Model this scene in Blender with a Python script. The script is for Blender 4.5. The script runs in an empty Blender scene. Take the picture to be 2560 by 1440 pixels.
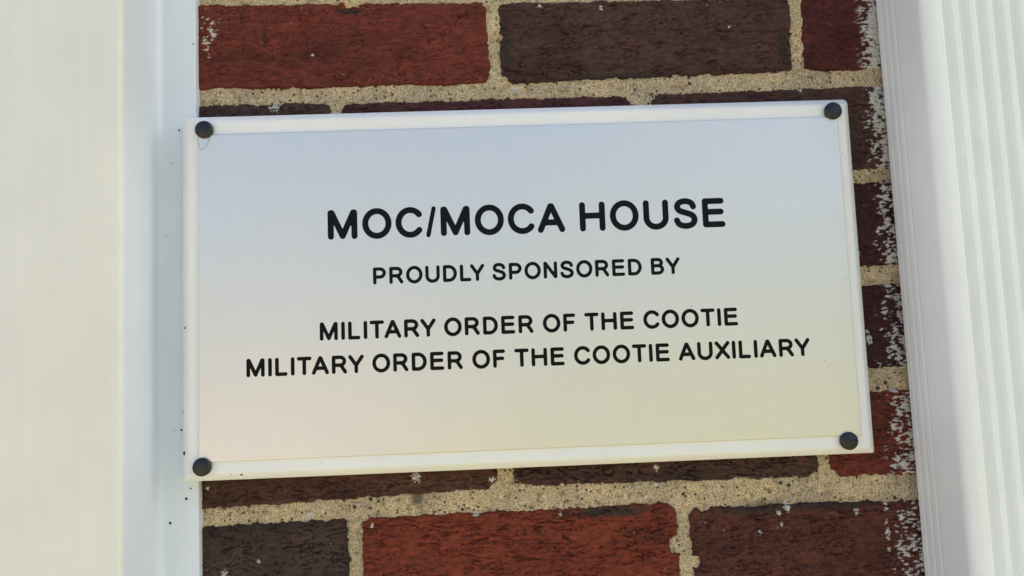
import bpy, math
import numpy as np
from mathutils import Matrix, Vector

MM = 0.001
Z0 = 1.6248            # height of the bed joint just above the sign (24 courses of 67.7 mm)
R = math.radians
scn = bpy.context.scene
col = scn.collection

# ------------------------------------------------------------------ camera
cam_d = bpy.data.cameras.new('camera')
cam = bpy.data.objects.new('camera', cam_d); col.objects.link(cam)
pitch, yaw, roll = 0.0871029, 0.0223570, -0.0422987
fw = Vector((math.sin(yaw)*math.cos(pitch), math.cos(yaw)*math.cos(pitch), math.sin(pitch)))
rt = Vector((math.cos(yaw), -math.sin(yaw), 0)); up = rt.cross(fw)
r2 = math.cos(roll)*rt + math.sin(roll)*up
u2 = -math.sin(roll)*rt + math.cos(roll)*up
m = Matrix((r2, u2, -fw)).transposed().to_4x4()
m.translation = Vector((-5.434*MM, -507.33*MM, -177.81*MM + Z0))
cam.matrix_world = m
cam_d.sensor_width = 36.0; cam_d.lens = 1950/2560*36
cam_d.clip_start = 0.02; cam_d.clip_end = 2000
cam_d.dof.use_dof = True; cam_d.dof.focus_distance = 0.492; cam_d.dof.aperture_fstop = 9.0
scn.camera = cam

# ------------------------------------------------------------------ light: open shade, sun behind the house
SUN_EL, SUN_AZ = R(38), R(76)      # azimuth from +Y (behind the wall) towards +X
w = bpy.data.worlds.new('World'); scn.world = w; w.use_nodes = True
nt = w.node_tree; nt.nodes.clear()
sky = nt.nodes.new('ShaderNodeTexSky'); sky.sky_type = 'NISHITA'; sky.sun_disc = False
sky.sun_elevation = SUN_EL; sky.sun_rotation = SUN_AZ
sky.altitude = 100; sky.air_density = 1.0; sky.dust_density = 3.5; sky.ozone_density = 1.0
bg = nt.nodes.new('ShaderNodeBackground'); bg.inputs['Strength'].default_value = 0.12
wo = nt.nodes.new('ShaderNodeOutputWorld')
nt.links.new(sky.outputs[0], bg.inputs[0]); nt.links.new(bg.outputs[0], wo.inputs[0])
sd = bpy.data.lights.new('sun', 'SUN'); sd.energy = 4.0; sd.angle = R(0.53); sd.color = (1.0, 0.95, 0.86)
so = bpy.data.objects.new('sun', sd); col.objects.link(so)
d = Vector((math.sin(SUN_AZ)*math.cos(SUN_EL), math.cos(SUN_AZ)*math.cos(SUN_EL), math.sin(SUN_EL)))
so.rotation_euler = d.to_track_quat('Z', 'Y').to_euler(); so.location = (0, 3, 5)
vs = scn.view_settings
vs.view_transform = 'Standard'; vs.look = 'None'; vs.gamma = 1.0; vs.use_curve_mapping = False
vs.exposure = 1.28

# ------------------------------------------------------------------ helpers
def tag(o, label=None, cat=None, group=None, kind=None):
    if label: o['label'] = label
    if cat: o['category'] = cat
    if group: o['group'] = group
    if kind: o['kind'] = kind
    return o

def link(name, mesh, mat=None, parent=None, loc=None):
    o = bpy.data.objects.new(name, mesh); col.objects.link(o)
    if mat is not None and len(mesh.materials) == 0: mesh.materials.append(mat)
    if parent is not None: o.parent = parent
    if loc is not None: o.location = loc
    return o

def empty(name, loc=(0, 0, 0)):
    o = bpy.data.objects.new(name, None); col.objects.link(o); o.location = loc
    o.empty_display_size = 0.05
    return o

def mesh_np(name, verts, quads, smooth=True):
    me = bpy.data.meshes.new(name)
    v = np.asarray(verts, dtype=np.float32); q = np.asarray(quads, dtype=np.int32)
    me.vertices.add(len(v)); me.vertices.foreach_set('co', v.ravel())
    n = q.shape[1]
    me.loops.add(q.size); me.loops.foreach_set('vertex_index', q.ravel())
    me.polygons.add(len(q)); me.polygons.foreach_set('loop_start', np.arange(0, q.size, n, dtype=np.int32))
    me.update(calc_edges=True); me.validate()
    me.polygons.foreach_set('use_smooth', np.full(len(me.polygons), smooth))
    return me

def mesh_py(name, verts, faces, smooth=False, sharp=None):
    me = bpy.data.meshes.new(name); me.from_pydata(verts, [], faces); me.update()
    if smooth:
        me.polygons.foreach_set('use_smooth', np.full(len(me.polygons), True))
        if sharp: me.set_sharp_from_angle(angle=R(sharp))
    return me

def attr(me, name, vals):
    a = me.attributes.new(name, 'FLOAT', 'POINT'); a.data.foreach_set('value', np.asarray(vals, dtype=np.float32))

def sstep(a, b, x):
    t = np.clip((x-a)/(b-a), 0, 1); return t*t*(3-2*t)

def _hash(ix, iy, seed):
    h = (ix.astype(np.int64)*374761393 + iy.astype(np.int64)*668265263 + seed*1442695041) & 0xffffffff
    h = ((h ^ (h >> 13))*1274126177) & 0xffffffff
    h = ((h ^ (h >> 16))*2246822519) & 0xffffffff
    return (h ^ (h >> 15)) & 0xffff

def gn(x, y, seed=0):                                   # gradient noise, about -0.7..0.7
    ix, iy = np.floor(x), np.floor(y); fx, fy = x-ix, y-iy
    ix = ix.astype(np.int64); iy = iy.astype(np.int64)
    def g(dx, dy):
        a = _hash(ix+dx, iy+dy, seed)*(2*math.pi/65536)
        return np.cos(a)*(fx-dx) + np.sin(a)*(fy-dy)
    u = fx**3*(fx*(fx*6-15)+10); v = fy**3*(fy*(fy*6-15)+10)
    a = g(0, 0)*(1-u)+g(1, 0)*u; b = g(0, 1)*(1-u)+g(1, 1)*u
    return (a*(1-v)+b*v)*1.4

def fbm(x, y, seed=0, o=3):
    s = 0; a = 1.0; t = 0
    for k in range(o):
        s = s + a*gn(x*2**k, y*2**k, seed+17*k); t += a; a *= 0.5
    return s/t

# ------------------------------------------------------------------ materials
def new_mat(name):
    ma = bpy.data.materials.new(name); ma.use_nodes = True
    n = ma.node_tree.nodes; l = ma.node_tree.links
    return ma, n, l, n['Principled BSDF']

def N(n, t, **kw):
    x = n.new(t)
    for k, v in kw.items(): setattr(x, k, v)
    return x

def pos(n, l, scale=(1, 1, 1)):
    g = N(n, 'ShaderNodeNewGeometry'); mp = N(n, 'ShaderNodeMapping')
    l.new(g.outputs['Position'], mp.inputs['Vector']); mp.inputs['Scale'].default_value = scale
    return mp.outputs['Vector']

def noise(n, l, vec, scale, detail=3, rough=0.6):
    t = N(n, 'ShaderNodeTexNoise'); t.inputs['Scale'].default_value = scale
    t.inputs['Detail'].default_value = detail; t.inputs['Roughness'].default_value = rough
    l.new(vec, t.inputs['Vector']); return t.outputs['Fac']

def ramp(n, l, fac, a, b, lo=0.0, hi=1.0):
    t = N(n, 'ShaderNodeMapRange'); t.interpolation_type = 'SMOOTHSTEP'
    t.inputs['From Min'].default_value = a; t.inputs['From Max'].default_value = b
    t.inputs['To Min'].default_value = lo; t.inputs['To Max'].default_value = hi
    l.new(fac, t.inputs['Value']); return t.outputs['Result']

def mixc(n, l, fac, a, b, mode='MIX'):
    t = N(n, 'ShaderNodeMix'); t.data_type = 'RGBA'; t.blend_type = mode
    for sock, v in ((t.inputs['Factor'], fac), (t.inputs['A'], a), (t.inputs['B'], b)):
        if hasattr(v, 'is_output'): l.new(v, sock)
        elif isinstance(v, (int, float)): sock.default_value = v
        else: sock.default_value = (*v, 1)
    return t.outputs['Result']

def att(n, name):
    t = N(n, 'ShaderNodeAttribute'); t.attribute_name = name; return t.outputs['Fac']

def bump(n, l, h, strength, dist, bsdf):
    b = N(n, 'ShaderNodeBump'); b.inputs['Strength'].default_value = strength; b.inputs['Distance'].default_value = dist
    l.new(h, b.inputs['Height']); l.new(b.outputs['Normal'], bsdf.inputs['Normal']); return b

PAINT = (0.53, 0.51, 0.47)

def brick_mat():
    ma, n, l, p = new_mat('fired_brick')
    oi = N(n, 'ShaderNodeObjectInfo'); base = oi.outputs['Color']
    v = pos(n, l); vx = pos(n, l, (0.35, 1, 1))
    patch = ramp(n, l, noise(n, l, vx, 42, 5, 0.7), 0.42, 0.72)
    c = mixc(n, l, patch, base, (0.50, 0.46, 0.47), 'MULTIPLY')
    grain = ramp(n, l, noise(n, l, vx, 420, 3, 0.7), 0.3, 0.75, 0.50, 1.22)
    hs = N(n, 'ShaderNodeHueSaturation'); l.new(c, hs.inputs['Color']); l.new(grain, hs.inputs['Value']); c = hs.outputs['Color']
    warm = ramp(n, l, noise(n, l, v, 120, 2), 0.62, 0.75, 0, 0.55)
    c = mixc(n, l, warm, c, (0.17, 0.045, 0.022))
    vo = N(n, 'ShaderNodeTexVoronoi'); vo.inputs['Scale'].default_value = 260; l.new(v, vo.inputs['Vector'])
    sp = ramp(n, l, vo.outputs['Distance'], 0.10, 0.16, 1, 0)
    vr = N(n, 'ShaderNodeSeparateColor'); l.new(vo.outputs['Color'], vr.inputs[0])
    few = ramp(n, l, vr.outputs[0], 0.975, 0.985)
    mu = N(n, 'ShaderNodeMath', operation='MULTIPLY'); l.new(sp, mu.inputs[0]); l.new(few, mu.inputs[1])
    c = mixc(n, l, mu.outputs[0], c, (0.36, 0.28, 0.22))
    c = mixc(n, l, att(n, 'soot'), c, (0.034, 0.023, 0.019))
    c = mixc(n, l, att(n, 'paint'), c, PAINT)
    l.new(c, p.inputs['Base Color'])
    p.inputs['Roughness'].default_value = 0.78; p.inputs['Specular IOR Level'].default_value = 0.3
    bump(n, l, noise(n, l, vx, 900, 4, 0.7), 0.55, 0.0006, p)
    return ma

def mortar_mat():
    ma, n, l, p = new_mat('sandy_mortar')
    v = pos(n, l)
    big = ramp(n, l, noise(n, l, v, 35, 3), 0.3, 0.7)
    c = mixc(n, l, big, (0.56, 0.435, 0.265), (0.42, 0.335, 0.225))
    g1 = ramp(n, l, noise(n, l, v, 1100, 2, 0.6), 0.33, 0.66, 0.50, 1.40)
    hs = N(n, 'ShaderNodeHueSaturation'); l.new(c, hs.inputs['Color']); l.new(g1, hs.inputs['Value']); c = hs.outputs['Color']
    for sc, r, th, colr in ((330, 0.24, 0.80, (0.09, 0.055, 0.035)), (190, 0.22, 0.90, (0.055, 0.05, 0.05)), (150, 0.16, 0.95, (0.62, 0.55, 0.44)), (240, 0.2, 0.9, (0.26, 0.12, 0.06))):
        vo = N(n, 'ShaderNodeTexVoronoi'); vo.inputs['Scale'].default_value = sc; l.new(v, vo.inputs['Vector'])
        sp = ramp(n, l, vo.outputs['Distance'], r*0.8, r*1.5, 1, 0)
        vr = N(n, 'ShaderNodeSeparateColor'); l.new(vo.outputs['Color'], vr.inputs[0])
        few = ramp(n, l, vr.outputs[0], th-0.01, th+0.01)
        mu = N(n, 'ShaderNodeMath', operation='MULTIPLY'); l.new(sp, mu.inputs[0]); l.new(few, mu.inputs[1])
        c = mixc(n, l, mu.outputs[0], c, colr)
    st = N(n, 'ShaderNodeMath', operation='MULTIPLY'); l.new(att(n, 'soot'), st.inputs[0]); st.inputs[1].default_value = 0.8
    c = mixc(n, l, st.outputs[0], c, (0.075, 0.06, 0.05))
    c = mixc(n, l, att(n, 'paint'), c, PAINT)
    l.new(c, p.inputs['Base Color'])
    p.inputs['Roughness'].default_value = 0.95; p.inputs['Specular IOR Level'].default_value = 0.2
    bump(n, l, noise(n, l, v, 1000, 3, 0.7), 0.7, 0.0007, p)
    return ma

def enamel_mat(name, colr, rough, speck=0.0, streak=0.0, spk_scale=180):
    ma, n, l, p = new_mat(name)
    v = pos(n, l); vz = pos(n, l, (1, 1, 0.03))
    f = ramp(n, l, noise(n, l, vz, 260, 3), 0.25, 0.75, 1-streak, 1+streak*0.4)
    g = ramp(n, l, noise(n, l, v, 14, 3), 0.3, 0.7, 0.97, 1.02)
    mu = N(n, 'ShaderNodeMath', operation='MULTIPLY'); l.new(f, mu.inputs[0]); l.new(g, mu.inputs[1])
    hs = N(n, 'ShaderNodeHueSaturation'); hs.inputs['Color'].default_value = (*colr, 1); l.new(mu.outputs[0], hs.inputs['Value'])
    c = hs.outputs['Color']
    if speck:
        vo = N(n, 'ShaderNodeTexVoronoi'); vo.inputs['Scale'].default_value = spk_scale; l.new(v, vo.inputs['Vector'])
        sp = ramp(n, l, vo.outputs['Distance'], 0.05, 0.10, 1, 0)
        vr = N(n, 'ShaderNodeSeparateColor'); l.new(vo.outputs['Color'], vr.inputs[0])
        few = ramp(n, l, vr.outputs[0], 1-speck, 1-speck*0.6)
        mu2 = N(n, 'ShaderNodeMath', operation='MULTIPLY'); l.new(sp, mu2.inputs[0]); l.new(few, mu2.inputs[1])
        c = mixc(n, l, mu2.outputs[0], c, (0.16, 0.14, 0.12))
    l.new(c, p.inputs['Base Color'])
    p.inputs['Roughness'].default_value = rough; p.inputs['Specular IOR Level'].default_value = 0.45
    bump(n, l, noise(n, l, vz, 420, 3), 0.10, 0.0004, p)
    return ma

def metal_mat():
    ma, n, l, p = new_mat('brushed_aluminium')
    vz = pos(n, l, (1, 1, 0.02)); v = pos(n, l)
    f = ramp(n, l, noise(n, l, vz, 900, 3), 0.25, 0.75, 0.985, 1.008)
    hs = N(n, 'ShaderNodeHueSaturation'); hs.inputs['Color'].default_value = (0.745, 0.730, 0.712, 1); l.new(f, hs.inputs['Value'])
    vo = N(n, 'ShaderNodeTexVoronoi'); vo.inputs['Scale'].default_value = 110; l.new(v, vo.inputs['Vector'])
    sp = ramp(n, l, vo.outputs['Distance'], 0.03, 0.06, 1, 0)
    vr = N(n, 'ShaderNodeSeparateColor'); l.new(vo.outputs['Color'], vr.inputs[0])
    few = ramp(n, l, vr.outputs[0], 0.95, 0.96)
    mu2 = N(n, 'ShaderNodeMath', operation='MULTIPLY'); l.new(sp, mu2.inputs[0]); l.new(few, mu2.inputs[1])
    l.new(mixc(n, l, mu2.outputs[0], hs.outputs['Color'], (0.35, 0.33, 0.30)), p.inputs['Base Color'])
    p.inputs['Metallic'].default_value = 0.72
    sm_ = ramp(n, l, noise(n, l, v, 22, 4, 0.65), 0.3, 0.75, 0.33, 0.40); l.new(sm_, p.inputs['Roughness'])
    bump(n, l, noise(n, l, vz, 1500, 2), 0.03, 0.0001, p)
    return ma

def plain_mat(name, colr, rough, spec=0.5, bsc=None, bst=0.2):
    ma, n, l, p = new_mat(name)
    v = pos(n, l)
    f = ramp(n, l, noise(n, l, v, bsc or 300, 4), 0.3, 0.75, 0.75, 1.3)
    hs = N(n, 'ShaderNodeHueSaturation'); hs.inputs['Color'].default_value = (*colr, 1); l.new(f, hs.inputs['Value'])
    l.new(hs.outputs['Color'], p.inputs['Base Color'])
    p.inputs['Roughness'].default_value = rough; p.inputs['Specular IOR Level'].default_value = spec
    if bsc: bump(n, l, noise(n, l, v, bsc*2, 3), bst, 0.0003, p)
    return ma

def cap_mat():
    ma, n, l, p = new_mat('black_cap_plastic')
    v = pos(n, l)
    sc = ramp(n, l, noise(n, l, pos(n, l, (3, 1, 0.8)), 420, 4, 0.75), 0.62, 0.78)
    l.new(mixc(n, l, sc, (0.007, 0.0075, 0.011), (0.05, 0.05, 0.06)), p.inputs['Base Color'])
    p.inputs['Roughness'].default_value = 0.30; p.inputs['Specular IOR Level'].default_value = 0.5
    bump(n, l, noise(n, l, v, 900, 3), 0.2, 0.0002, p)
    return ma

def grass_mat():
    ma, n, l, p = new_mat('sunlit_lawn')
    v = pos(n, l)
    a = ramp(n, l, noise(n, l, v, 0.6, 4), 0.3, 0.7)
    c = mixc(n, l, a, (0.25, 0.24, 0.085), (0.32, 0.30, 0.125))
    b = ramp(n, l, noise(n, l, v, 60, 3), 0.3, 0.7, 0.7, 1.25)
    hs = N(n, 'ShaderNodeHueSaturation'); l.new(c, hs.inputs['Color']); l.new(b, hs.inputs['Value'])
    l.new(hs.outputs['Color'], p.inputs['Base Color']); p.inputs['Roughness'].default_value = 0.95
    return ma

M_BRICK, M_MORTAR = brick_mat(), mortar_mat()
M_TRIM = enamel_mat('cream_white_trim', (0.775, 0.76, 0.71), 0.45, 0.0, 0.02)
M_SKYTINT = enamel_mat('sky_tinted_white_trim', (0.73, 0.78, 0.87), 0.32, 0.0, 0.015)  # white trim; blue skylight from the right is mixed into its colour
M_PIPE = enamel_mat('white_downspout_enamel', (0.84, 0.86, 0.86), 0.40, 0.16, 0.01, 420)
M_FRAME = enamel_mat('white_frame_plastic', (0.83, 0.83, 0.83), 0.35, 0.10, 0.01, 260)
M_METAL = metal_mat()
M_INK = plain_mat('black_vinyl', (0.006, 0.006, 0.007), 0.16, 0.11, 200, 0.02)
M_CAP = cap_mat()
M_DIRT = plain_mat('dark_dirt', (0.03, 0.022, 0.018), 0.8, 0.2, 800)
M_HAIR = plain_mat('brown_hair', (0.10, 0.07, 0.05), 0.5, 0.4)
M_GRASS = grass_mat()
M_PATH = plain_mat('pale_concrete', (0.52, 0.40, 0.34), 0.9, 0.3, 40)

# ------------------------------------------------------------------ ground
def sheet(name, x0, x1, y0, y1, z, mat):
    o = link(name, mesh_py(name, [(x0, y0, z), (x1, y0, z), (x1, y1, z), (x0, y1, z)], [(0, 1, 2, 3)]), mat)
    return o
tag(sheet('lawn', -300, 300, -300, 300, 0.0, M_GRASS), 'sunlit lawn in front of the brick wall', kind='structure')
tag(sheet('path', -6.0, -0.9, -60, 0.2, 0.004, M_PATH), 'pale concrete path leading up to the wall', kind='structure')

# ------------------------------------------------------------------ brick wall
wall = tag(empty('brick_wall', (0, 0, 0)), 'red and dark brown textured brick wall with tan sandy mortar', 'wall')
WX0, WX1, WTOP = -600, 900, 2.53

def box_mesh(name, x0, x1, y0, y1, z0, z1, bev=0.0):
    import bmesh
    bm = bmesh.new()
    vs_ = [bm.verts.new(c) for c in ((x0, y0, z0), (x1, y0, z0), (x1, y1, z0), (x0, y1, z0), (x0, y0, z1), (x1, y0, z1), (x1, y1, z1), (x0, y1, z1))]
    for f in ((0, 3, 2, 1), (4, 5, 6, 7), (0, 1, 5, 4), (1, 2, 6, 5), (2, 3, 7, 6), (3, 0, 4, 7)):
        bm.faces.new([vs_[i] for i in f])
    if bev: bmesh.ops.bevel(bm, geom=bm.edges[:], offset=bev, segments=2, affect='EDGES', profile=0.6)
    me = bpy.data.meshes.new(name); bm.to_mesh(me); bm.free()
    return me

link('mortar_backing', box_mesh('mortar_backing', WX0*MM, WX1*MM, 4.0*MM, 0.11, 0.0, WTOP), M_MORTAR, wall)

# each brick: outline corners TL, TR, BR, BL (mm, x and height from the joint above the sign), colour, roughness of face, chips
RED, DRED, MAROON = (0.185, 0.036, 0.021), (0.105, 0.021, 0.017), (0.062, 0.016, 0.020)
BROWN, DBROWN, GREYB, PURP = (0.105, 0.044, 0.030), (0.090, 0.042, 0.034), (0.080, 0.046, 0.037), (0.098, 0.030, 0.032)
ORANGE, RBROWN = (0.235, 0.042, 0.019), (0.125, 0.036, 0.024)
X0, X3 = -202, 330
BR = [
 # row above the top joint
 (((X0, 131), (-104, 129), (-104, 75.5), (X0, 76)), BROWN, 0.8, (), 1),
 (((-96, 129), (99, 126), (99, 70), (-96, 74)), RED, 0.6, (), 1),
 (((107, 125), (X3, 122), (X3, 64), (107, 69)), DBROWN, 1.0, (), 1),
 # row 0
 (((X0, 65.6), (-3.4, 60.9), (-2.3, 4.0), (X0, 7.2)), RED, 0.42, ((-2, 61.5, 3.2), (-60, 64.8, 2.0)), 0),
 (((4.4, 60.2), (203.2, 57.4), (201.6, 5.6), (4.2, 3.4)), DBROWN, 1.05, ((3.6, 2.2, 6.5), (4.0, 36, 1.8)), 0),
 (((210.6, 58), (X3, 56), (X3, 3.8), (209.4, 6.0)), DRED, 0.45, (), 0),
 # row 1
 (((X0, -3.2), (-109.2, -5.0), (-109, -62), (X0, -62)), GREYB, 0.7, (), 0),
 (((-103, -5.6), (92, -7.2), (96, -62), (-103, -62)), PURP, 0.8, ((95, -5.5, 7.0),), 0),
 (((104.5, -6.8), (X3, -5.8), (X3, -64), (103, -63)), DBROWN, 0.8, ((103.5, -7, 3.0),), 0),
 # row 2
 (((X0, -72), (-4, -72), (-4, -128.5), (X0, -128.5)), RED, 0.8, (), 2),
 (((4, -72), (201, -72), (201, -128.5), (4, -128.5)), BROWN, 0.8, (), 2),
 (((209, -72.3), (X3, -72.8), (X3, -128), (209, -128.7)), MAROON, 0.5, (), 0),
 # row 3
 (((X0, -140), (-108, -140), (-108, -196), (X0, -196)), BROWN, 0.8, (), 2),
 (((-100, -140), (97, -140), (97, -196), (-100, -196)), RED, 0.8, (), 2),
 (((105, -140), (X3, -141.4), (X3, -196.3), (105, -196)), MAROON, 0.4, (), 0),
 # row 4
 (((X0, -209), (-8.3, -209), (-8.6, -261.8), (X0, -266.6)), BROWN, 0.7, ((-9, -263, 4.0),), 0),
 (((2.1, -209), (199.2, -209.5), (199.0, -263.8), (1.9, -261.0)), DBROWN, 1.05, ((198, -266, 4.5),), 0),
 (((206.5, -210), (X3, -210.2), (X3, -266.4), (206.5, -264.2)), RED, 0.7, ((207, -265.5, 5.0),), 0),
 # row 5
 (((X0, -277), (-104.4, -275.8), (-103.8, -335), (X0, -335)), GREYB, 1.0, ((-103, -288, 1.6), (-102.6, -296, 1.4)), 0),
 (((-95.6, -276.2), (105.4, -275.6), (105.0, -335), (-95.4, -335)), ORANGE, 0.95, ((106, -275, 4.2), (104.5, -302, 4.6), (-95, -275, 3.0)), 0),
 (((112.8, -279.2), (X3, -281.3), (X3, -336), (113.6, -335)), RBROWN, 0.85, ((112, -279, 3.6), (123, -277, 4.2), (115, -313, 3.0)), 0),
 # row 6
 (((X0, -346), (-10, -344), (-10, -401), (X0, -402)), RED, 0.8, (), 1),
 (((-1, -344), (197, -345), (197, -402), (-1, -401)), BROWN, 0.8, (), 1),
 (((206, -345.5), (X3, -347), (X3, -403), (206, -402)), DRED, 0.8, (), 1),
]
# dents and scars (x, z, rx, rz, depth) and soot patches (x, z, rx, rz)
DENTS = [(-153, 42, 2.6, 6.5, 1.1), (-95, 60, 10, 4.5, 2.4), (-76, -296, 6, 3.0, 0.9), (-180, 20, 9, 5, 0.4), (-72, -299, 3, 5, 0.8), (30, 40, 5, 3, 0.6), (150, 22, 4, 4, 0.6),
         (60, -300, 5, 9, 0.5), (-60, 14, 12, 6, 0.45), (200, -290, 10, 6, 0.5), (-140, -300, 3, 4, 0.7), (160, -250, 6, 4, 0.5), (-100, -256, 8, 4, 0.6)]
SOOT = [(-96, 58, 11, 4), (-60, -266, 7, 9), (201, -277, 14, 3.6), (161, -280, 9, 7), (-153, 42, 2.4, 6), (60, -279, 45, 5), (155, -281, 40, 6), (80, 5, 70, 4), (8, 30, 5, 30),
        (205, -281, 60, 5), (-150, -279, 50, 3.5), (196, 20, 5, 25), (110, -262, 30, 4), (-40, 2, 60, 2.5), (-104, -300, 5, 30)]
SPECKS = [(-60.4, -251.8, 2.6), (-128.9, -273.2, 2.0), (13.7, -0.1, 2.0), (12, 3.5, 0.8), (-23.1, -277.3, 1.4), (220.9, -286.2, 1.4), (221, -282.5, 0.8), (176.4, -281.7, 2.2), (170.7, -285.4, 1.3),
          (32.8, 56.4, 1.3), (74.2, 53.9, 1.0), (61.5, 28.4, 0.8), (27.3, 23.4, 0.8), (160.2, 37.5, 1.0), (-145.3, -6.9, 2.4), (-149, -7.8, 1.2), (93.5, -252.9, 1.3), (205.3, -7.5, 1.1), (-192.1, -252.9, 0.9),
          (-178, -278.4, 0.8), (30.4, -279.7, 1.1), (-38.4, -279.8, 0.8), (-89.2, -281.2, 1.0), (157.7, -296.4, 1.0), (-182.5, -305.9, 1.5), (-160.5, -300.1, 1.0), (78.9, -281.5, 0.8), (172, -292, 1.0), (172.4, -294, 0.7),
          (238.1, -175.8, 1.6), (238.2, -178.5, 1.3), (237.4, -171.3, 1.0), (240.3, -281.3, 1.5), (240.2, -285.6, 1.1), (239.7, -293.9, 1.1), (240, -300.2, 1.5), (239.9, -303.9, 1.1), (240.3, -311, 0.9), (-179.1, 37.5, 0.8),
          (-120.9, 27.8, 1.0), (-132.7, 39.5, 0.8), (-98, 14, 0.8), (-166, 52, 0.7), (120, -255, 0.8), (-12, -256, 1.6), (-35, -262.5, 1.0), (-97, -266, 0.9), (88, -287, 0.7), (233, -160, 0.9), (236, -120, 0.9)]

def quad_sdf(q, X, Z, k=0.55):
    s = 0
    for i in range(4):
        (ax, az), (bx, bz) = q[i], q[(i+1) % 4]
        L = math.hypot(bx-ax, bz-az)
        dd = ((az-bz)*(X-ax) + (bx-ax)*(Z-az))/L      # positive inside for clockwise TL,TR,BR,BL
        s = s + np.exp(-k*np.clip(-dd, -60, 60)) if i else np.exp(-k*np.clip(-dd, -60, 60))
    return -np.log(s)/k

def brick_d(b, i, X, Z):
    d_ = quad_sdf(b[0], X, Z) + 0.75
    d_ = d_ + 1.7*fbm(X/14, Z/12, 50+i, 3) + 0.6*gn(X/3.4, Z/3.4, 90+i)*(1+gn(X/16, Z/16, 92+i)*1.6) + 0.25*gn(X/1.3, Z/1.3, 91+i)
    for (cx, cz, r) in b[3]:
        d_ = np.minimum(d_, np.hypot(X-cx, (Z-cz)) - r + 0.9*gn(X/2.5, Z/2.5, 77+i))
    return d_

def paint_mask(X, Z, ridge, seed):
    xb = 249.0 + Z*0.026
    streak = gn(X/3.4, Z/1.5, 300+seed) + 0.55*gn(X/1.5, Z/0.9, 310+seed)
    clump = fbm(X/7, Z/9, 325, 2)
    row = np.interp(-Z, [-80, -60, -5, 5, 60, 80, 130, 140, 200, 210, 265, 280, 340], [0.1, 0.32, 0.24, 0.12, 0.04, -0.14, -0.08, -0.20, -0.12, -0.16, -0.08, -0.20, -0.14])
    t = sstep(-1.5, 12, X-xb + 3.5*gn(X/9, Z/8, 330))
    p_ = sstep(0.0, 0.14, streak*0.45 + 0.38*ridge + 0.55*clump + row - 0.36 + 0.50*t) * sstep(-3.5, 1.5, X-xb+3.0*gn(X/4, Z/3, 333))
    # smeared splashes beside the trim, upper left brick
    q_ = sstep(0, 1, 1.1-np.hypot((X+188)/8.0, (Z-44)/20)) * 1.0
    p2 = sstep(0.02, 0.12, streak*0.5 + 0.3*ridge + 0.5*clump - 0.46 + 0.45*q_)*(q_ > 0.02)
    p3 = 0
    for (sx, sz, r) in SPECKS:
        if r < 0.9: continue
        rr = np.hypot(X-sx, (Z-sz)*0.85) - 0.8*r + 1.3*r*gn(X/1.3+sx, Z/1.3, 340)
        p3 = np.maximum(p3, sstep(0.35, -0.25, rr))
    return np.clip(np.maximum(np.maximum(p_, p2), p3), 0, 1)

def soot_mask(X, Z, seed):
    s = 0
    for (sx, sz, rx, rz) in SOOT:
        s = np.maximum(s, 1 - np.hypot((X-sx)/rx, (Z-sz)/rz))
    return np.clip(sstep(0.0, 0.8, s + 0.45*fbm(X/6, Z/4, 400+seed, 3)) * (s > -0.4), 0, 1)

def grid_mesh(name, x0, x1, z0, z1, h):
    nx = max(2, int((x1-x0)/h)+1); nz = max(2, int((z1-z0)/h)+1)
    X, Z = np.meshgrid(np.linspace(x0, x1, nx), np.linspace(z0, z1, nz))
    idx = np.arange(nx*nz).reshape(nz, nx)
    q = np.stack([idx[:-1, :-1], idx[:-1, 1:], idx[1:, 1:], idx[1:, :-1]], -1).reshape(-1, 4)
    return X.ravel(), Z.ravel(), q

def compact(V, q, arrs):
    used = np.unique(q); remap = np.full(len(V), -1, dtype=np.int64); remap[used] = np.arange(len(used))
    return V[used], remap[q], [a[used] for a in arrs]

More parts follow.
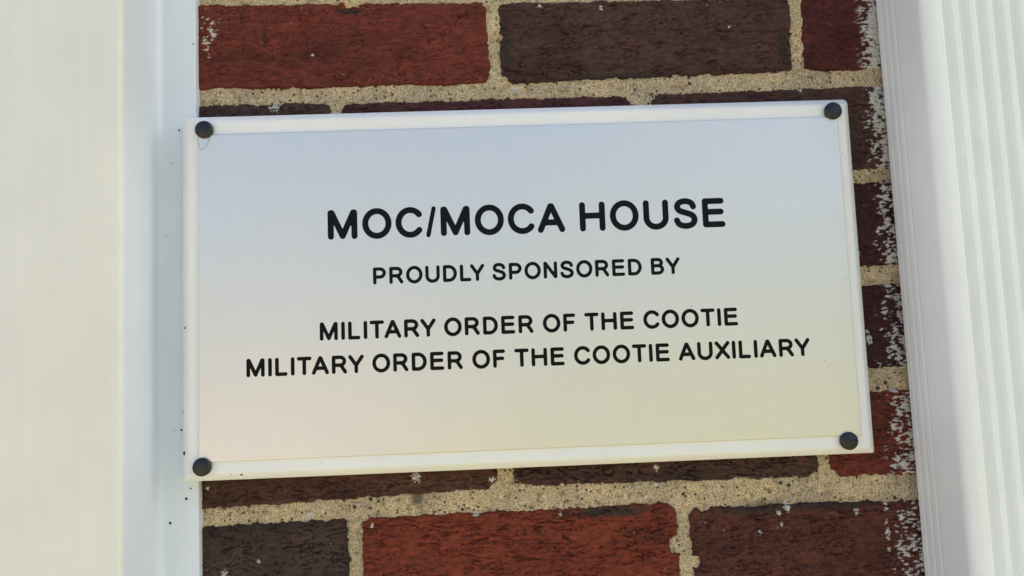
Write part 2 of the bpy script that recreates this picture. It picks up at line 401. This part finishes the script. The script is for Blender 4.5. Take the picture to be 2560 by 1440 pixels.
for i, b in enumerate(BR):
    q4 = b[0]; h = {0: 0.52, 1: 1.1, 2: 1.6}[b[4]]
    xs = [c[0] for c in q4]; zs = [c[1] for c in q4]
    X, Z, q = grid_mesh('b', min(xs)-2, max(xs)+2, min(zs)-2, max(zs)+2, h)
    d_ = brick_d(b, i, X, Z)
    S = i*37.3
    zw = Z + 1.5*gn((X+S)/13, Z/8, 11+i) + 0.5*gn((X+S)/4, Z/4, 12+i)
    rb = np.random.default_rng(100+i); ca, cb, cw, cdp = rb.uniform(10, 20), rb.uniform(2.0, 3.0), rb.uniform(0.06, 0.095), rb.uniform(0.8, 1.1)
    n1 = gn((X+S)/ca, zw/cb, 13+i) + 0.26*gn((X+S)/4.2, zw/1.7, 14+i) + 0.10*gn((X+S)/1.6, zw/1.3, 23+i)
    msk = sstep(-0.25, 0.20, fbm((X+S)/26, Z/14, 15+i, 2) + 0.16)
    crack = cdp*np.exp(-(n1/cw)**2)*msk*sstep(-0.35, 0.25, fbm((X+S)/15, Z/5, 24+i, 2)+0.06)
    n2 = gn((X+S)/6.0, zw/1.5, 25+i)
    ridge = fbm((X+S)/5, zw/2.2, 16+i, 3) + 0.35*(0.5-np.abs(n2)*1.6)
    pits = sstep(0.36, 0.60, gn((X+S)/2.6, Z/1.9, 26+i)) * sstep(-0.1, 0.35, gn((X+S)/19, Z/16, 27+i))
    hgt = 0.55*fbm((X+S)/22, Z/15, 17+i, 2) + b[2]*(1.0*ridge*(0.45+0.55*msk) - 2.8*crack) - 1.3*pits + 0.22*gn(X/1.3, Z/1.1, 18+i)
    for (cx, cz, rx, rz, dp) in DENTS:
        e = np.hypot((X-cx)/rx, (Z-cz)/rz) + 0.35*gn(X/2.2, Z/2.2, 19)
        hgt = hgt - dp*sstep(1.0, 0.75, e)
    pm = paint_mask(X, Z, np.clip(ridge*2 - crack, -1, 1), i)
    sm = soot_mask(X, Z, i)
    hgt = hgt + 0.22*pm
    y = -hgt + 6.0*(1-np.clip(d_/2.1, 0, 1))**2.2
    keep = (d_[q] > -0.25).any(axis=1)
    cx, cz = (min(xs)+max(xs))/2, (min(zs)+max(zs))/2
    V = np.stack([X-cx, y, Z-cz], -1)*MM
    V, qq, (pm, sm) = compact(V, q[keep], [pm, sm])
    me = mesh_np('brick', V, qq); attr(me, 'paint', pm); attr(me, 'soot', sm)
    o = link('brick', me, M_BRICK, wall, (cx*MM, 0, cz*MM+Z0))
    o.color = (*[0.92*c_ for c_ in b[1]], 1)

# detailed mortar only along the joints of those bricks
X, Z, q = grid_mesh('m', X0, X3, -412, 140, 0.75)
dm = np.full(len(X), -99.0)
for i, b in enumerate(BR):
    xs = [c[0] for c in b[0]]; zs = [c[1] for c in b[0]]
    sel = np.where((X > min(xs)-9) & (X < max(xs)+9) & (Z > min(zs)-9) & (Z < max(zs)+9))[0]
    dm[sel] = np.maximum(dm[sel], brick_d(b, i, X[sel], Z[sel]))
my = 1.5 - 1.1*fbm(X/17, Z/17, 501, 2) - 0.55*fbm(X/3.4, Z/3.4, 502, 2) - 0.38*gn(X/1.5, Z/1.5, 503) + 1.6*sstep(0.42, 0.6, gn(X/4.0, Z/4.0, 504)) + 0.6*sstep(0.5, 2.5, dm)
pm = paint_mask(X, Z, gn(X/3, Z/3, 505), 9)
pm = pm*np.where(X > 230, 0.12, 1.0)
sm = soot_mask(X, Z, 60)*np.where(np.hypot(X+60, Z+267) < 14, 1, np.where(np.hypot(X-162, Z+279) < 12, 0.8, 0.15))
keep = (dm[q] < 3.2).all(axis=1)
V = np.stack([X, my, Z], -1)*MM; V[:, 2] += Z0
V, qq, (pm, sm) = compact(V, q[keep], [pm, sm])
me = mesh_np('mortar', V, qq); attr(me, 'paint', pm); attr(me, 'soot', sm)
link('mortar', me, M_MORTAR, wall)

# the rest of the wall, out to its edges: plain bevelled bricks that share one mesh
bm_full = box_mesh('brick', -0.0975, 0.0975, 0.0, 0.02, -0.0285, 0.0285, 0.002); bm_full.materials.append(M_BRICK)
rng = np.random.default_rng(5)
cols_ = [RED, DRED, BROWN, DBROWN, GREYB, PURP, ORANGE, RBROWN]
k = -13
while True:
    zc = 33.8 - 67.7*k + (0 if k < 0 else -3.0)
    zw_ = zc*MM + Z0
    if zw_ < 0.03: break
    if zw_ < WTOP-0.03:
        off = 103.0 if k % 2 == 0 else 0.0
        for j in range(-3, 6):
            xc = j*203.2 + off
            if -1 <= k <= 6: xc = 435.7 + j*203.2; xc = xc if j >= 0 else -999
            if xc < -110 or xc > 800: continue
            o = link('brick', bm_full, None, wall, (xc*MM, float(rng.uniform(-0.3, 0.8))*MM, zw_))
            o.color = (*cols_[int(rng.integers(len(cols_)))], 1)
    k += 1

# ------------------------------------------------------------------ cream trim at the left
trim = tag(empty('trim_post', (-0.39, -0.027, 0)), 'smooth cream white boxed trim post with a flat edge strip lapping the bricks', 'trim')
def extrude_profile(name, pts, z0, z1, closed=True, segs=1):
    v = []; f = []; n_ = len(pts)
    for s in range(segs+1):
        z = z0 + (z1-z0)*s/segs
        v += [(x, y, z) for x, y in pts]
    for s in range(segs):
        for a in range(n_ if closed else n_-1):
            b_ = (a+1) % n_
            f.append((s*n_+a, s*n_+b_, (s+1)*n_+b_, (s+1)*n_+a))
    if closed:
        f.append(tuple(reversed(range(n_)))); f.append(tuple(range(segs*n_, segs*n_+n_)))
    return mesh_py(name, v, f, True, 35)
def arc(cx, cy, r, a0, a1, n_=8):
    return [(cx + r*math.cos(R(a0+(a1-a0)*t/n_)), cy + r*math.sin(R(a0+(a1-a0)*t/n_))) for t in range(n_+1)]
inv_t = Matrix.Translation((0.39, 0.027, 0))
pr = arc(-557, -52, 3, 180, 270) + arc(-223.6, -52.0, 3.0, 270, 360) + [(-220.6, -40), (-560, -40)]
o = link('front_board', extrude_profile('front_board', [(x*MM, y*MM) for x, y in pr], 0.0, 2.5), M_TRIM, trim); o.matrix_parent_inverse = inv_t
pr = [(-220.58, -51.8), (-220.4, -51.6), (-220.4, -0.1), (-559, -0.1), (-559, -39.8), (-220.58, -39.8)]
o = link('side_return', extrude_profile('side_return', [(x*MM, y*MM) for x, y in pr], 0.0, 2.5), M_SKYTINT, trim); o.matrix_parent_inverse = inv_t
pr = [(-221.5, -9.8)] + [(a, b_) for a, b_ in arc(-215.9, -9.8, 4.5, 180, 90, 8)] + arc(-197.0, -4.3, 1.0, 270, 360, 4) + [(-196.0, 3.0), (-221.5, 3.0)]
o2 = link('edge_strip', extrude_profile('edge_strip', [(x*MM, y*MM) for x, y in pr], 0.0, 2.5), M_SKYTINT, trim)
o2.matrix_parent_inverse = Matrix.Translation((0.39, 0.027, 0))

# ------------------------------------------------------------------ downspout at the right
def pipe_profile():
    xl, xr, yb, yf, r = 259.0, 361.0, -4.0, -60.0, 7.0
    P_ = []
    def side(x, ya, yc, sgn):
        out = []
        for t in range(61):
            y = ya + (yc-ya)*t/60; dep = abs(y - yb)
            g = 0
            for gc in (7.5, 15.0, 22.5): g += 0.4*math.exp(-((dep-gc)/0.8)**2)
            out.append((x + sgn*g, y))
        return out
    P_ += [(xl+6, yb)] + side(xl, yb-1.5, yf+r, +1)
    P_ += arc(xl+r, yf+r, r, 180, 270, 10)[1:]
    x = xl + r
    while x < xr-r:
        u = (x - 268.0)/10.3; g = 0
        if 266 < x < xr-5:
            fr = u - round(u)
            g = 3.3*float(sstep(0.15, 0.38, abs(fr))) * min(1, max(0, (x-263)/4)) * min(1, (xr-r-x)/3)
        P_.append((x, yf + g)); x += 0.5
    P_ += arc(xr-r, yf+r, r, 270, 360, 10)
    P_ += side(xr, yf+r, yb-1.5, -1) + [(xr-6, yb)]
    return [(a*MM, b_*MM) for a, b_ in P_]
pipe = tag(empty('downspout', (0.31, -0.03, 0)), 'white fluted metal downspout standing against the brick wall', 'downspout')
me = extrude_profile('pipe', pipe_profile(), 0.06, 2.5, True, 1)
o = link('pipe', me, M_PIPE, pipe); o.matrix_parent_inverse = Matrix.Translation((-0.31, 0.03, 0))
for zz in (0.45, 2.25):
    st = link('strap', box_mesh('strap', 0.252, 0.368, -0.0625, 0.001, zz-0.018, zz+0.018, 0.0015), M_PIPE, pipe)
    st.matrix_parent_inverse = Matrix.Translation((-0.31, 0.03, 0))

# ------------------------------------------------------------------ the sign
sign = tag(empty('wall_sign', (14*MM, -18.5*MM, -132.7*MM + Z0)), 'white framed metal sign with black lettering, screwed over brick and trim', 'sign')
sign.rotation_euler = (0, 0.0046, 0.0093)

def rect_loop(x0, x1, z0, z1, rad, n_=6):
    out = []                                          # order: TL, TR, BR, BL corner radii
    for (cx, cz, sx, sz, r, a0) in ((x0, z1, 1, -1, rad[0], 180), (x1, z1, -1, -1, rad[1], 90), (x1, z0, -1, 1, rad[2], 0), (x0, z0, 1, 1, rad[3], -90)):
        for t in range(n_+1):
            a = R(a0 - 90*t/n_)
            out.append((cx+sx*r + r*math.cos(a), cz+sz*r + r*math.sin(a)))
    return out
def loft_panel(name, x0, x1, z0, z1, rad, prof, ylevels_back, n_=6):
    v = []; f = []; k_ = 4*(n_+1)
    for (ins, y) in prof:
        rr = [max(r-ins, 0.15) for r in rad]
        v += [(x*MM, y*MM, z*MM) for x, z in rect_loop(x0+ins, x1-ins, z0+ins, z1-ins, rr, n_)]
    for s in range(len(prof)-1):
        for a in range(k_):
            b_ = (a+1) % k_
            f.append((s*k_+a, (s+1)*k_+a, (s+1)*k_+b_, s*k_+b_))
    f.append(tuple(range(k_))); f.append(tuple(reversed(range((len(prof)-1)*k_, len(prof)*k_))))
    me_ = mesh_py(name, v, f, True, 28)
    import bmesh
    bm = bmesh.new(); bm.from_mesh(me_); bmesh.ops.recalc_face_normals(bm, faces=bm.faces[:]); bm.to_mesh(me_); bm.free()
    return me_
frame_prof = [(0.6, 14.5), (0, 13.9), (0, 4.4), (0.12, 4.0), (0.35, 3.65), (3.6, 0.75), (4.0, 0.45), (4.5, 0.18), (5.2, 0.03), (6.0, 0.0)]
link('frame', loft_panel('frame', -214.5, 216.2, -114.4, 114.4, (0.3, 3.2, 1.2, 0.8), frame_prof, None), M_FRAME, sign)
plate_prof = [(0.0, -0.02), (0, -0.9), (0.15, -1.22), (0.38, -1.43), (0.7, -1.5), (1.2, -1.5)]
plate = link('plate', loft_panel('plate', -203.2, 206.4, -102.6, 101.6, (0.4, 0.4, 0.4, 0.4), plate_prof, None), M_METAL, sign)

# screw caps
def lathe(name, prof, n_=40):
    v = []; f = []
    for (r, y) in prof:
        for a in range(n_):
            t = 2*math.pi*a/n_; v.append((r*math.cos(t)*MM, y*MM, r*math.sin(t)*MM))
    for s in range(len(prof)-1):
        for a in range(n_):
            b_ = (a+1) % n_; f.append((s*n_+a, s*n_+b_, (s+1)*n_+b_, (s+1)*n_+a))
    f.append(tuple(reversed(range(n_)))); f.append(tuple(range((len(prof)-1)*n_, len(prof)*n_)))
    me_ = mesh_py(name, v, f, True, 40)
    import bmesh
    bm = bmesh.new(); bm.from_mesh(me_); bmesh.ops.recalc_face_normals(bm, faces=bm.faces[:]); bm.to_mesh(me_); bm.free()
    return me_
cap_me = lathe('screw_cap', [(5.2, -0.01), (5.5, -0.5), (5.6, -2.6), (5.5, -2.95), (5.2, -3.35), (4.7, -3.62), (3.8, -3.95), (2.6, -4.2), (1.3, -4.36), (0.3, -4.4)])
cap_me.materials.append(M_CAP)
for (x, z, ry, tl) in ((-199.0, 104.4, 0.3, 0.03), (203.4, 105.0, 1.4, -0.05), (-200.9, -105.2, 2.2, 0.04), (197.8, -105.6, 4.0, 0.0)):
    c = link('screw_cap', cap_me, None, sign, (x*MM, 0, z*MM)); c.rotation_euler = (tl, ry, tl*0.6)

# lettering: rounded strokes of even width, one mesh per character
HW = 0.101
def ell(cx, cy, rx, ry, a0, a1, n_=28):
    return [(cx+rx*math.cos(R(a0+(a1-a0)*t/n_)), cy+ry*math.sin(R(a0+(a1-a0)*t/n_))) for t in range(n_+1)]
def smooth_pts(p, n_=8):
    out = []
    q_ = [p[0]] + list(p) + [p[-1]]
    for a in range(1, len(q_)-2):
        p0, p1, p2, p3 = (np.array(q_[a+t]) for t in (-1, 0, 1, 2))
        for t in range(n_):
            s = t/n_; out.append(tuple(0.5*((2*p1)+(-p0+p2)*s+(2*p0-5*p1+4*p2-p3)*s*s+(-p0+3*p1-3*p2+p3)*s**3)))
    out.append(tuple(p[-1])); return out
s = HW; T = 1-s
def glyphs():
    G = {}
    def bowl(x, y0, y1, xr):
        ry = (y1-y0)/2; rx = min(ry*1.15, xr-x-0.12)
        return [(x, y1), (xr-rx, y1)] + ell(xr-rx, (y0+y1)/2, rx, ry, 90, -90) + [(x, y0)]
    G['M'] = (0.99, [[(s, s), (s, T), (s+0.035, T), (0.495, s+0.01), (0.99-s-0.035, T), (0.99-s, T), (0.99-s, s)]])
    G['O'] = (0.98, [ell(0.49, 0.5, 0.49-s, 0.52-s, 0, 360, 48)])
    G['C'] = (0.90, [ell(0.49, 0.5, 0.49-s, 0.52-s, 39, 321, 44)])
    G['/'] = (0.33, [[(0.066, 0.05), (0.264, 0.95)]])
    G['A'] = (0.93, [[(s, s), (0.45, T), (0.48, T), (0.93-s, s)], [(0.23, 0.345), (0.70, 0.345)]])
    G['H'] = (0.87, [[(s, s), (s, T)], [(0.87-s, s), (0.87-s, T)], [(s, 0.53), (0.87-s, 0.53)]])
    G['U'] = (0.86, [[(s, T), (s, 0.39)] + ell(0.43, 0.39, 0.43-s, 0.41-s, 180, 360) + [(0.86-s, T)]])
    G['S'] = (0.80, [smooth_pts([(0.675, 0.735), (0.60, 0.865), (0.40, 0.925), (0.195, 0.87), (0.125, 0.735), (0.20, 0.605), (0.40, 0.53), (0.62, 0.44), (0.705, 0.285), (0.615, 0.13), (0.40, 0.075), (0.18, 0.135), (0.098, 0.275)])])
    G['E'] = (0.77, [[(0.75-s, T), (s, T), (s, s), (0.77-s, s)], [(s, 0.53), (0.73-s, 0.53)]])
    G['F'] = (0.68, [[(0.68-s, T), (s, T), (s, s)], [(s, 0.51), (0.62-s, 0.51)]])
    G['P'] = (0.77, [[(s, s), (s, T)], bowl(s, 0.43, T, 0.77-s)])
    G['R'] = (0.83, [[(s, s), (s, T)], bowl(s, 0.47, T, 0.79-s), smooth_pts([(0.42, 0.47), (0.53, 0.40), (0.63, 0.25), (0.83-s, s)])])
    G['D'] = (0.83, [[(s, s), (s, T)], [(s, T), (0.36, T)] + ell(0.36, 0.5, 0.83-s-0.36, 0.5-s, 90, -90, 36) + [(s, s)]])
    G['B'] = (0.79, [[(s, s), (s, T)], bowl(s, 0.535, T, 0.74-s), bowl(s, s, 0.535, 0.79-s)])
    G['L'] = (0.67, [[(s, T), (s, s), (0.67-s, s)]])
    G['Y'] = (0.85, [[(s, T), (0.425, 0.43), (0.85-s, T)], [(0.425, 0.43), (0.425, s)]])
    G['N'] = (0.82, [[(s, s), (s, T), (s+0.02, T), (0.82-s-0.02, s), (0.82-s, s), (0.82-s, T)]])
    G['I'] = (0.192, [[(s, s), (s, T)]])
    G['T'] = (0.80, [[(s, T), (0.80-s, T)], [(0.40, T), (0.40, s)]])
    G['X'] = (0.84, [[(s, s), (0.84-s, T)], [(s, T), (0.84-s, s)]])
    return G
GL = glyphs()
SB = {'O': 0.068, 'C': 0.066, 'A': 0.035, 'Y': 0.02, 'T': 0.045, 'X': 0.03, 'S': 0.085, 'D': 0.09, '/': 0.06, 'L': 0.09}
KERN = {('L', 'Y'): -0.17, ('R', 'Y'): -0.04, ('A', 'R'): 0.03, ('T', 'A'): -0.07, ('D', 'L'): 0.0}
def letter_mesh(ch, cap):
    wd, strokes = GL[ch]; hw = HW*(0.72 if ch == '/' else 1.0)
    h = 1/40.0; x0, y0 = -0.06, -0.08
    nx = int((wd+0.12)/h)+2; ny = int(1.16/h)+2
    gx, gy = np.meshgrid(x0+h*np.arange(nx), y0+h*np.arange(ny), indexing='ij')
    dist = np.full(gx.shape, 9.0)
    for st_ in strokes:
        for (ax, ay), (bx, by) in zip(st_[:-1], st_[1:]):
            L2 = (bx-ax)**2+(by-ay)**2
            if L2 < 1e-9: continue
            t = np.clip(((gx-ax)*(bx-ax)+(gy-ay)*(by-ay))/L2, 0, 1)
            dist = np.minimum(dist, np.hypot(gx-ax-t*(bx-ax), gy-ay-t*(by-ay)))
    val = hw - dist
    verts = []; key = {}; faces = []
    def vid(kk, p):
        if kk not in key: key[kk] = len(verts); verts.append(p)
        return key[kk]
    for a in range(nx-1):
        for b_ in range(ny-1):
            cs = [(a, b_), (a+1, b_), (a+1, b_+1), (a, b_+1)]
            vv = [val[c] for c in cs]
            if max(vv) <= 0: continue
            poly = []
            for t in range(4):
                c0, c1, v0, v1 = cs[t], cs[(t+1) % 4], vv[t], vv[(t+1) % 4]
                if v0 > 0: poly.append(vid(c0, (gx[c0], gy[c0])))
                if (v0 > 0) != (v1 > 0):
                    fr = v0/(v0-v1); lo, hi = (c0, c1) if c0 < c1 else (c1, c0)
                    poly.append(vid((lo, hi), (gx[c0]+fr*(gx[c1]-gx[c0]), gy[c0]+fr*(gy[c1]-gy[c0]))))
            if len(poly) >= 3: faces.append(poly)
    ec = {}
    for fc in faces:
        for t in range(len(fc)):
            e = (fc[t], fc[(t+1) % len(fc)]); ec[e] = 1
    th = 0.10
    n0 = len(verts)
    V3 = [(x*cap*MM, -th*MM, y*cap*MM) for x, y in verts] + [(x*cap*MM, 0.0, y*cap*MM) for x, y in verts]
    F3 = [list(fc) for fc in faces]
    for (a, b_) in list(ec):
        if (b_, a) not in ec: F3.append([b_, a, a+n0, b_+n0])
    me_ = mesh_py('letter', V3, F3); me_.materials.append(M_INK)
    return me_
cache = {}
def text_line(txt, x0, x1, base, cap):
    x = 0; items = []; prev = None
    for ch in txt:
        if ch == ' ': x += 0.37; prev = None; continue
        sb = SB.get(ch, 0.095)
        x += sb + KERN.get((prev, ch), 0.0)
        items.append((ch, x, GL[ch][0])); x += GL[ch][0] + sb; prev = ch
    a = items[0][1]; tot = items[-1][1]+items[-1][2]-a
    sx = (x1-x0)/(tot*cap)
    for ch, lx, wd in items:
        kk = (ch, round(cap, 2))
        if kk not in cache: cache[kk] = letter_mesh(ch, cap)
        o_ = link('letter', cache[kk], None, plate, ((x0+(lx-a)*cap*sx)*MM, -1.5*MM, base*MM)); o_.scale = (sx, 1, 1)
text_line('MOC/MOCA HOUSE', -122.7, 128.9, 31.7, 18.8)
text_line('PROUDLY SPONSORED BY', -95.1, 98.2, 2.6, 10.7)
text_line('MILITARY ORDER OF THE COOTIE', -128.7, 133.0, -31.2, 11.3)
text_line('MILITARY ORDER OF THE COOTIE AUXILIARY', -173.9, 177.6, -52.0, 11.3)

# ------------------------------------------------------------------ small things: a hair looped under one cap, specks of dirt
def tube(name, pts, r, n_=6):
    v = []; f = []
    P_ = [Vector(p) for p in pts]
    for a, p in enumerate(P_):
        t = (P_[min(a+1, len(P_)-1)] - P_[max(a-1, 0)]).normalized()
        s1 = t.cross(Vector((0, 1, 0))).normalized(); s2 = t.cross(s1)
        for k_ in range(n_):
            an = 2*math.pi*k_/n_; v.append(tuple(p + r*(math.cos(an)*s1 + math.sin(an)*s2)))
    for a in range(len(P_)-1):
        for k_ in range(n_):
            b_ = (k_+1) % n_; f.append((a*n_+k_, a*n_+b_, (a+1)*n_+b_, (a+1)*n_+k_))
    return mesh_py(name, v, f, True)
hp = smooth_pts([(-202.8, 100.2), (-203.0, 97.5), (-202.4, 94.0), (-201.3, 92.0), (-199.6, 92.0), (-197.6, 94.4), (-196.2, 97.6), (-195.2, 100.8)], 5)
ho = link('hair', tube('hair', [(x*MM, (-1.75 - 0.25*math.sin(k_*0.5))*MM, z*MM) for k_, (x, z) in enumerate(hp)], 0.075*MM), M_HAIR)
ho.matrix_world = Matrix.Translation(sign.location) @ sign.rotation_euler.to_matrix().to_4x4()
tag(ho, 'thin dark hair looped below the upper black cap beside the trim post', 'hair')

def blob(name, r, seed):
    import bmesh
    bm = bmesh.new(); bmesh.ops.create_icosphere(bm, subdivisions=2, radius=r*MM)
    g = np.random.default_rng(seed)
    for vv in bm.verts:
        vv.co *= float(g.uniform(0.7, 1.2)); vv.co.y *= 0.35; vv.co.z *= 1.3
    me_ = bpy.data.meshes.new(name); bm.to_mesh(me_); bm.free()
    me_.polygons.foreach_set('use_smooth', np.full(len(me_.polygons), True)); me_.materials.append(M_DIRT); return me_
inv = Matrix.Translation((0.39, 0.027, 0))
for k_, (x, z, r) in enumerate([(-213.7, -272.6, 1.0), (-203.7, -258.1, 1.0), (-207, -21.8, 0.7), (-212, -43.7, 0.5), (-203.7, -83.5, 0.55), (-200.9, -252.0, 0.7), (-206.5, -215.5, 0.8), (-211, -215.5, 0.45), (-216, -91.3, 0.4), (-197.2, 36, 0.6)]):
    b_ = link('dirt_speck', blob('dirt_speck', r*0.75, k_), None, trim, (x*MM, -5.4*MM, z*MM + Z0)); b_.matrix_parent_inverse = inv
    b_.rotation_euler = (0, k_*0.9, 0)
for k_, (x, y, z, r) in enumerate([(-214.4, 6, -72, 1.3), (-214.4, 7, -88, 1.0), (-213.2, 2.6, -97, 0.9), (-212.5, 2, -20, 0.6), (-211, 1.2, 26, 0.5), (-178, 0.8, -110.6, 0.8), (-184, 0.6, -110.2, 0.6), (-168, 113.9, 0, 0)][:7]):
    b_ = link('dirt_speck', blob('dirt_speck', r, 40+k_), None, sign, (x*MM, y*MM, z*MM))
